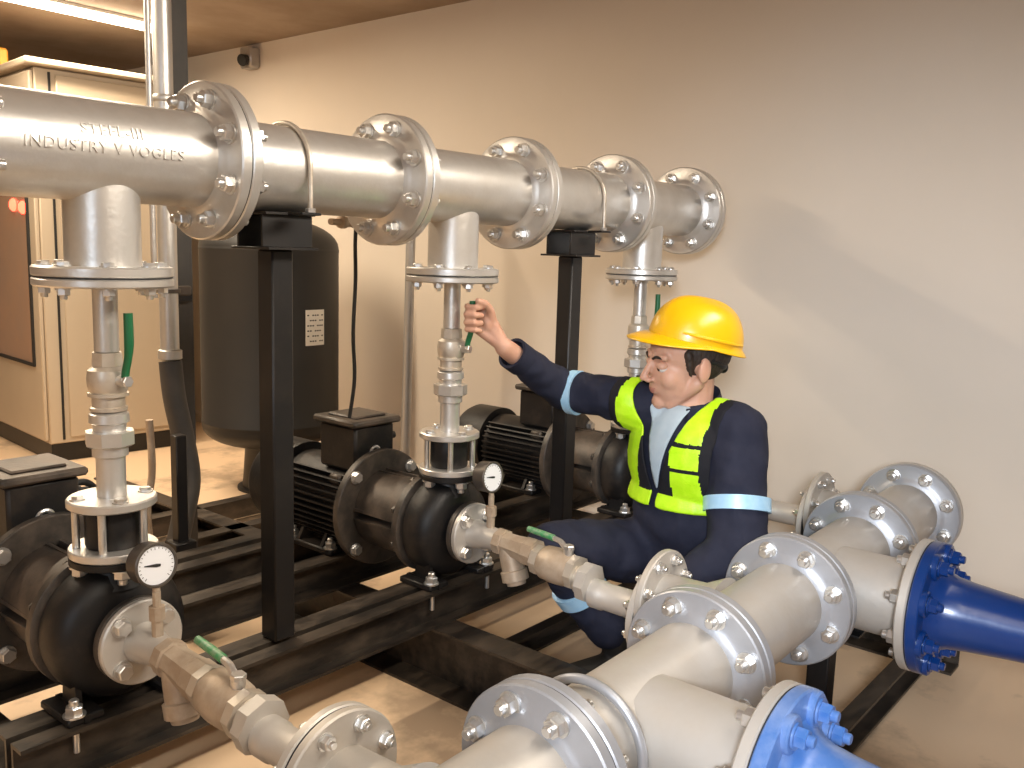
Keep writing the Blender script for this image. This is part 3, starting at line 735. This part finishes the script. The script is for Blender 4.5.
# --- worker
DG = bpy.context.evaluated_depsgraph_get
def bake(mb, voxel, smooth=4, fac=.5):
    """melt overlapping shapes into one continuous skin and return the mesh (world coordinates)"""
    bmesh.ops.recalc_face_normals(mb.bm, faces=mb.bm.faces[:])
    me = bpy.data.meshes.new('tmp'); mb.bm.to_mesh(me); mb.bm.free()
    o = bpy.data.objects.new('tmp', me); COL.objects.link(o)
    r = o.modifiers.new('r', 'REMESH'); r.mode = 'VOXEL'; r.voxel_size = voxel; r.use_smooth_shade = True
    if smooth:
        s = o.modifiers.new('s', 'SMOOTH'); s.iterations = smooth; s.factor = fac
    dg = DG(); dg.update()
    out = bpy.data.meshes.new_from_object(o.evaluated_get(dg))
    bpy.data.objects.remove(o); bpy.data.meshes.remove(me); return out
def add_mesh(name, me, mats, parent, off):
    for v in me.vertices: v.co -= off
    ix = [p.material_index for p in me.polygons]
    me.materials.clear()
    for m in mats: me.materials.append(m)
    for p, i in zip(me.polygons, ix): p.material_index = i if i < len(mats) else 0
    o = bpy.data.objects.new(name, me); COL.objects.link(o)
    if parent is not None: o.parent = parent; ROOTLOC[o.name] = off
    for p in me.polygons: p.use_smooth = True
    return o
PO = V((1.40, -.50, 0))
HF = V((-.80, .60, 0)).normalized(); pit = math.radians(6)
hf = (HF*math.cos(pit) - Z3*math.sin(pit)).normalized(); HS = 1.13
hl = Z3.cross(HF).normalized(); hu = hf.cross(hl).normalized()
# slight tilt of the head
tl = math.radians(-4); hl, hu = (hl*math.cos(tl)+hu*math.sin(tl)), (hu*math.cos(tl)-hl*math.sin(tl))
HC0 = V((1.352, -.497, .918))
HM = Matrix((hf, hl, hu)).transposed()*HS
def hp(x, y, z): return HC0 + HM @ V((x, y, z))
TF = V((-.97, .24, 0)).normalized(); TL = Z3.cross(TF).normalized()
neck = V((1.372, -.505, .80)); chestc = V((1.372, -.505, .665)); belly = V((1.385, -.50, .50)); pelv = V((1.43, -.50, .355))
shR = V((1.325, -.335, .795)); shL = V((1.357, -.657, .750))
elR = V((1.30, -.125, .795)); wrR = V((1.052, -.105, .938))
elL = V((1.262, -.722, .455)); wrL = V((1.135, -.630, .365))
hiR = V((1.43, -.42, .345)); knR = V((1.075, -.275, .405)); anR = V((1.26, -.385, .10))
hiL = V((1.44, -.58, .345)); knL = V((1.14, -.62, .11)); anL = V((1.50, -.59, .075))
TM = Matrix((TF, TL, Z3)).transposed()
lx, ly, lz = P+.0105, -.0655, 1.018          # the lever the hand closes on

b = MB()
# head
b.ell(hp(-.012, 0, .035), (.098, .077, .090), HM)
b.ell(hp(.030, 0, -.030), (.060, .060, .088), HM)
b.ell(hp(.046, 0, -.086), (.034, .034, .026), HM)
for s in (-1, 1):
    b.cap(hp(.0, s*.056, -.045), hp(.052, s*.022, -.094), .022, .018)
    b.ell(hp(.054, s*.034, -.030), (.027, .025, .032), HM)
    b.cap(hp(.083, s*.012, .021), hp(.072, s*.046, .023), .010, .010)
    b.ell(hp(.101, s*.0105, -.034), (.010, .0075, .0065), HM)
    # ears
    er = HM @ Matrix.Rotation(s*.35, 3, 'Z') @ Matrix.Rotation(-.2, 3, 'Y')
    b.ell(hp(-.012, s*.079, -.010), (.019, .007, .031), er); b.ell(hp(-.004, s*.074, -.012), (.012, .012, .018), HM)
b.cap(hp(.084, 0, .014), hp(.1105, 0, -.029), .0085, .0098)
b.ell(hp(.076, 0, -.054), (.016, .028, .018), HM)
b.ell(hp(.0870, 0, -.0575), (.0070, .018, .0042), HM); b.ell(hp(.0850, 0, -.0655), (.0075, .016, .0052), HM)
b.ell(hp(.072, 0, -.093), (.017, .022, .019), HM)
# neck, trunk under the clothes, arms
b.cap(hp(-.022, 0, -.05), neck + V((0, 0, -.03)), .054, .060)
b.cap(neck + V((0, 0, -.03)), chestc, .07, .10); b.cap(chestc, pelv, .10, .11)
b.cap(neck + V((0, 0, -.06)), shR, .05, .045); b.cap(neck + V((0, 0, -.06)), shL, .05, .045)
b.cap(shR, elR, .046, .038); b.cap(elR, wrR, .040, .0265)
b.cap(shL, elL, .046, .038); b.cap(elL, wrL, .040, .0265)
b.cap(pelv, hiR, .10, .08); b.cap(pelv, hiL, .10, .08)
b.cap(hiR, knR, .075, .052); b.cap(knR, anR, .050, .038); b.cap(hiL, knL, .075, .052); b.cap(knL, anL, .050, .038)
# gripping hand
zs4 = (.031, .0105, -.0105, -.030); rr = (.0090, .0094, .0090, .0080)
for dz, r in zip(zs4, rr):
    z = lz + dz; q = .004 if abs(dz) > .02 else 0
    pts = [V((lx+.046, ly+.004, z*.6+.4*(lz-.004))), V((lx+.034-q, ly+.013, z)), V((lx+.002, ly+.021, z)), V((lx-.0205+q, ly+.004, z)), V((lx-.013+q, ly-.0195, z-.001)), V((lx+.012-q, ly-.0215, z-.002))]
    for i in range(5): b.cap(pts[i], pts[i+1], r*(1.25 if i == 0 else 1.0 - .03*i), r*(1.06 if i == 0 else .97 - .03*i), 12)
    b.cap(wrR + V((-.008, 0, .006)), pts[1], .019, .0125, 12)
    b.cap(wrR + V((-.008, 0, .006)), pts[0], .019, .015, 12)
b.ell(V((lx+.052, ly-.012, lz-.012)), (.020, .017, .030))
th = [V((lx+.060, ly-.018, lz-.012)), V((lx+.042, ly-.026, lz+.022)), V((lx+.018, ly-.030, lz+.040)), V((lx-.006, ly-.024, lz+.048))]
for i, r in enumerate((.0150, .0115, .0098)): b.cap(th[i], th[i+1], r, (.0115, .0098, .0085)[i], 12)
b.cap(wrR, th[0], .02, .016)
# resting hand on the thigh
hd = V((-.42, .28, -.86)).normalized(); hs = V((.6, .8, 0)).normalized(); hn = hd.cross(hs)
pc = wrL + hd*.05
b.cap(wrL, pc, .026, .024)
for i, (s, L, r) in enumerate(((.030, .062, .0085), (.010, .072, .009), (-.010, .067, .0088), (-.029, .052, .0078))):
    k0 = pc + hs*s*.75 - hd*.02; k1 = pc + hs*s + hd*.035; k2 = k1 + hd*L*.5 - hn*.010; k3 = k2 + hd*L*.42 - hn*.022
    b.cap(k0, k1, .013, r*1.1, 12); b.cap(k1, k2, r, r*.96, 12); b.cap(k2, k3, r*.96, r*.85, 12)
t0_ = pc - hd*.02 - hs*.02
for s in (-1,): 
    b.cap(t0_, t0_ - hs*.028 + hd*.03, .014, .011, 12); b.cap(t0_ - hs*.028 + hd*.03, t0_ - hs*.034 + hd*.062, .0105, .0088, 12)
me = bake(b, .0042, 3, .45)
person = add_mesh('person', me, [M['skin'], M['lip']], None, V((0, 0, 0)))
for v in me.vertices: v.co -= PO
person.location = PO; ROOTLOC['person'] = PO
HI = HM.inverted()
for p in me.polygons:
    q = HI @ (p.center + PO - HC0)
    if abs(q.y) < .021 and q.x > .088 and -.0715 < q.z < -.0530: p.material_index = 1
tag(person, 'worker in yellow hard hat and lime vest crouching and gripping a pipe valve', 'person')

# eyes and brows
for s in (-1, 1):
    c = hp(.0725, s*.0315, -.001)
    e = MB().ell(c, (.0135, .0135, .0135), HM, 20, 12); eo = e.build('eye', M['eye'], person)
    MB().ell(c + HM @ V((.0098, 0, -.0030)), (.0046, .0062, .0062), HM, 16, 10).build('iris', M['iris'], eo)
    MB().ell(c + HM @ V((.0012, 0, .0022)), (.0140, .0150, .0112), HM, 20, 12).build('upper_eyelid', M['skin'], eo)
    MB().tube([hp(.090, s*.014, .017), hp(.087, s*.030, .0235), hp(.074, s*.050, .019)], [.0035, .0042, .0024], 8).build('eyebrow', M['hair'], person)
# hair: cap of short dark hair under the helmet with nape and sideburns
b = MB()
b.ell(hp(-.022, 0, .034), (.095, .0815, .092), HM); b.ell(hp(-.050, 0, .000), (.050, .064, .046), HM)
for s in (-1, 1): b.cap(hp(.026, s*.0735, .03), hp(.020, s*.0715, -.018), .010, .006)
me = bake(b, .005, 2)
bm = bmesh.new(); bm.from_mesh(me)
kill = []
for f in bm.faces:
    q = HI @ (f.calc_center_median() - HC0)
    if q.x > .045 or q.z < -.042 or (q.x > -.002 and q.z < -.03 and q.x < .1) : kill.append(f)
bmesh.ops.delete(bm, geom=kill, context='FACES'); bm.to_mesh(me); bm.free()
add_mesh('hair', me, [M['hair']], person, PO)

# coverall
def fold(me, amp, sc=(9, 9, 22), seed=0.0):
    me.update()
    nor = [v.normal.copy() for v in me.vertices]
    for v, vn in zip(me.vertices, nor):
        c = v.co.copy()
        n = noise.noise(V((c.x*sc[0]+seed, c.y*sc[1], c.z*sc[2]))) + .6*noise.noise(V((c.x*26, c.y*26+seed, c.z*30)))
        v.co = c + vn*n*amp
def torso(b, g=0.0, low=True):
    b.ell(chestc + V((0, 0, -.01)), (.118+g, .172+g, .165+g), TM); b.ell(belly, (.128+g, .160+g, .16+g), TM)
    b.cap(neck + TL*.02 + V((0, 0, -.045)), shL + V((0, 0, -.005)) - TL*.02, .058+g, .062+g)
    b.cap(neck - TL*.02 + V((0, 0, -.045)), shR + V((0, 0, -.005)) + TL*.02, .058+g, .060+g)
    if low: b.ell(pelv, (.145+g, .175+g, .13+g), TM)
b = MB(); torso(b)
b.cap(shR, elR, .064, .058); b.cap(elR, elR.lerp(wrR, .74), .058, .044)
b.cap(shL, elL, .076, .078); b.cap(elL, elL.lerp(wrL, .80), .078, .055)
b.cap(pelv, hiR, .12, .105); b.cap(pelv, hiL, .12, .105)
b.cap(hiR, knR, .100, .072); b.cap(knR, anR + (knR-anR)*.18, .071, .060); b.cap(hiL, knL, .100, .074); b.cap(knL, anL, .07, .055)
me = bake(b, .009, 5)
fold(me, .0055); fold(me, .0035, (30, 30, 12), 4.0)
cov = add_mesh('coverall', me, [M['cloth']], person, PO)
# open cuff rims, collar
def cuff(name, a, c, t, r, m, par=cov, w=.010, over=.006):
    a, c = V(a), V(c); d = (c-a).normalized(); o = a.lerp(c, t)
    q = MB(); q.lathe([(-w, r-.004), (-w, r+over), (w, r+over), (w, r-.004), (-w, r-.004)], o, d, 32, False, False)
    return q.build(name, m, par)
cuff('cuff', elR, wrR, .80, .042, M['cloth'], w=.022, over=.004)
cuff('cuff', elL, wrL, .86, .048, M['cloth'], w=.022, over=.004)
def band(name, a, c, t, w, r0, r1, parent, grow=.006):
    """reflective tape hugging a sleeve or trouser leg"""
    a, c = V(a), V(c); d = (c-a).normalized(); L = (c-a).length
    q = MB(); pr = []
    for k in range(5):
        tt = t*L - w/2 + w*k/4; r = r0+(r1-r0)*tt/L; pr.append((tt, r+grow))
    q.lathe(pr + [(pr[-1][0], pr[-1][1]-.012), (pr[0][0], pr[0][1]-.012), pr[0]], a, d, 40, False, False)
    o = q.build(name, M['reflect'], parent); return o
band('sleeve_tape', shR, elR, .80, .026, .064, .058, cov, .006)
band('sleeve_tape', shL, elL, .62, .036, .076, .078, cov, .009)
band('trouser_tape', knR, anR, .40, .040, .071, .060, cov, .009)
# collar
q = MB(); n = 40; ringp = []
for k in range(n+1):
    a = math.radians(38) + (2*PI - math.radians(76))*k/n
    dr = TF*math.cos(a) + TL*math.sin(a)
    ringp.append((neck + TF*.008 + dr*.074 + V((0, 0, -.030 - .018*math.cos(a))), neck + TF*.004 + dr*.082 + V((0, 0, .020 - .028*math.cos(a))), neck + dr*.102 + V((0, 0, -.045 - .02*math.cos(a)))))
rows = [[q.bm.verts.new(p[j]) for p in ringp] for j in range(3)]
for j in range(2):
    for k in range(n): q._face([rows[j][k], rows[j][k+1], rows[j+1][k+1], rows[j+1][k]])
cl = q.build('collar', M['cloth'], cov)
sm = cl.modifiers.new('thick', 'SOLIDIFY'); sm.thickness = .006
# shirt and vest cut from the trunk form
def shell(grow, keep, name, mats, parent, thick, pick=None, voxel=.0065):
    b = MB(); torso(b, grow, False); me = bake(b, voxel, 4)
    bm = bmesh.new(); bm.from_mesh(me); kill = []
    for f in bm.faces:
        c = f.calc_center_median(); d = c - neck
        u = d.dot(TL); w = d.dot(TF); n = f.normal
        if not keep(u, w, c.z, n.dot(TF), n.dot(TL)): kill.append(f)
        elif pick: f.material_index = pick(u, w, c.z, n.dot(TF))
    bmesh.ops.delete(bm, geom=kill, context='FACES')
    for _ in range(14):
        new = {}
        for v in bm.verts:
            if v.is_boundary:
                nb = [e.other_vert(v).co for e in v.link_edges if e.is_boundary]
                if len(nb) == 2: new[v] = v.co*.5 + (nb[0]+nb[1])*.25
        for v, c in new.items(): v.co = c
    bm.to_mesh(me); bm.free()
    o = add_mesh(name, me, mats, parent, PO)
    s = o.modifiers.new('thick', 'SOLIDIFY'); s.thickness = thick; s.offset = 1
    return o
shell(.0075, lambda u, w, z, nf, nl: nf > .05 and abs(u-.004) < .052*(z-.565)/.22 and .565 < z < .80, 'shirt', [M['shirt']], person, .003)
def vkeep(u, w, z, nf, nl):
    if z < .528 or z > .86: return False
    if abs(u) > .150 and z > .60: return False
    if (u*u + (w+.01)**2) ** .5 < .085 and z > .755: return False
    op = .010 + .062*max(0, (z-.565))/.20
    if nf > .0 and w > .0 and abs(u-.004) < op: return False
    return True
def vpick(u, w, z, nf):
    if nf > -.25 or z > .78:
        if z < .568: return 1
        c = .098 - .010*(z-.55)/.2
        if abs(abs(u) - c) < .036 and not (.638 < z < .649 and u > 0) and not (.703 < z < .714 and u > 0): return 1
        return 0
    return 1 if (.56 < z < .62 or abs(abs(u)-.085) < .03) else 0
shell(.0155, vkeep, 'safety_vest', [M['vestblack'], M['hiviz']], person, .004, vpick, .005)
# boots
for a, toe in ((anR, V((1.095, -.325, .038))), (anL, V((1.545, -.59, .030)))):
    b = MB(); h = V((a.x, a.y, .042)) if a is anR else V((a.x-.0, a.y, .06))
    b.cap(V(a)+V((0, 0, .05)) if a is anR else V(a)-V((.05, 0, 0)), h, .052, .044); b.cap(h, toe, .042, .036)
    if a is anR: b.cap(h - (toe-h).normalized()*.03, h, .038, .040)
    me = bake(b, .006, 3); zmin = min(v.co.z for v in me.vertices)
    for v in me.vertices: v.co.z = max(v.co.z, .004)
    add_mesh('boot', me, [M['boot']], person, PO)
# helmet
ht = math.radians(16)
KF, KU = hf*math.cos(ht) + hu*math.sin(ht), hu*math.cos(ht) - hf*math.sin(ht)
KM = Matrix((KF, hl, KU)).transposed()
def hq(x, y, z): return HC0 + KM @ V((x, y, z))
q = MB(); NA, NR = 72, 14; rows = []
def rim(a):
    c, s = math.cos(a), math.sin(a); return .132*c - .012, .108*s
for j in range(NR+1):
    t = j/NR; row = []
    for k in range(NA):
        a = 2*PI*k/NA; x, y = rim(a); e = math.cos(t*PI/2)**.75; h = math.sin(t*PI/2)
        px, py = -.012 + (x+.012)*e, y*e
        zz = .060 + .112*h
        if abs(py) < .030: zz += .006*(1 - (py/.030)**2)**.5*min(1, h*2.2)
        row.append(q.bm.verts.new(hq(px, py, zz)))
    rows.append(row)
for j in range(NR):
    for k in range(NA): q._face([rows[j][k], rows[j][(k+1) % NA], rows[j+1][(k+1) % NA], rows[j+1][k]])
q.bm.faces.new(rows[-1])
prev = rows[0]
for stp in range(1, 5):
    row = []
    for k in range(NA):
        a = 2*PI*k/NA; x, y = rim(a); c = math.cos(a); f = max(0, c)**1.3
        ext = .010 + .048*f + .006*max(0, -c); g = stp/4
        row.append(q.bm.verts.new(hq(x + c*ext*g, y + math.sin(a)*ext*g*.9, .060 - (.007 + .020*f + .010*max(0, -c))*g**1.2)))
    for k in range(NA): q._face([prev[k], row[k], row[(k+1) % NA], prev[(k+1) % NA]])
    prev = row
hel = q.build('helmet', M['helmet'], person, sharp=50)
sm = hel.modifiers.new('thick', 'SOLIDIFY'); sm.thickness = .003; sm.offset = -1
q = MB()
for s in (-1, 1):
    q.tube([hq(.07, s*.086, .080), hq(.03, s*.1035, .079), hq(-.02, s*.1085, .078), hq(-.07, s*.0985, .076), hq(-.115, s*.069, .074)], [.003, .005, .005, .005, .003], 8)
q.build('rim_bead', M['helmet'], hel)
b = MB(); pts = []
for k in range(13):
    a = math.radians(100 + 160*k/12); pts.append(hq(-.012+.092*math.cos(a), .084*math.sin(a), .022 - .016*math.sin(math.radians(180*k/12))))
b.tube(pts, .009, 8, False); b.ell(hq(-.108, 0, .004), (.012, .026, .017), HM); b.build('headband', M['rubber'], hel)

# ------------------------------------------------------------------ camera
cam = bpy.data.cameras.new('camera'); co = bpy.data.objects.new('camera', cam); COL.objects.link(co)
Fv = V((.76285543, .62987186, -.14598983)); Rv = V((.63975851, -.76801313, .02940883)); Uv = V((.09359831, .11583292, .98884887))
mw = Matrix((Rv, Uv, -Fv)).transposed().to_4x4(); mw.translation = V((-.8359, -1.6948, 1.2018))
co.matrix_world = mw
cam.lens = 910.0/1024*36; cam.sensor_width = 36; cam.clip_start = .02
cam.dof.use_dof = False
SC.camera = co

# ------------------------------------------------------------------ light
def area(name, loc, aim, sx, sy, power, col):
    l = bpy.data.lights.new(name, 'AREA'); l.shape = 'RECTANGLE'; l.size = sx; l.size_y = sy; l.energy = power; l.color = col
    o = bpy.data.objects.new(name, l); COL.objects.link(o); o.location = loc
    o.rotation_euler = (V(aim)-V(loc)).to_track_quat('-Z', 'Y').to_euler(); return o
WARM = (1.0, .84, .63)
area('tube_light_cabinet', (1.05, 3.05, CZ-.09), (1.05, 3.05, 0), 1.6, .08, 36, WARM)
area('tube_light_middle', (.2, 1.75, CZ-.05), (.2, 1.75, 0), 1.7, .08, 72, WARM)
area('tube_light_pumps', (-1.1, -1.5, CZ-.05), (-1.1, -1.4, 0), 1.7, .20, 14, (1.0, .88, .72))
area('softbox', (.85, -1.75, 2.2), (.25, 0, 1.10), 2.2, .5, 27, (1.0, .90, .77)).data.spread = math.radians(100)
area('entry_daylight', (XB+.05, -1.7, 1.75), (2.4, -.6, 1.0), 1.7, .9, 36, (.70, .84, 1.0))
l = bpy.data.lights.new('added_wall_spot', 'SPOT'); l.energy = 480; l.color = (.86, .92, 1.0); l.shadow_soft_size = .22  # unseen spot, added to brighten and cool the lower end wall
l.spot_size = math.radians(47); l.spot_blend = 1.0
fo = bpy.data.objects.new('added_wall_spot', l); COL.objects.link(fo)
fl = V((-.8359, -1.6948, 1.2018)) - Fv*1.2 - Rv*.22 + V((0, 0, .25)); fo.location = fl
fo.rotation_euler = (V((2.4, -.80, .38))-fl).to_track_quat('-Z', 'Y').to_euler()
w = bpy.data.worlds.new('world'); SC.world = w; w.use_nodes = True
w.node_tree.nodes['Background'].inputs['Color'].default_value = (1, .82, .62, 1)
w.node_tree.nodes['Background'].inputs['Strength'].default_value = .02
SC.view_settings.view_transform = 'Standard'; SC.view_settings.look = 'None'
SC.view_settings.exposure = 0.0; SC.view_settings.gamma = 1.0; SC.view_settings.use_curve_mapping = False
SC.cycles.max_bounces = 8; SC.cycles.diffuse_bounces = 3
SC.cycles.use_denoising = True
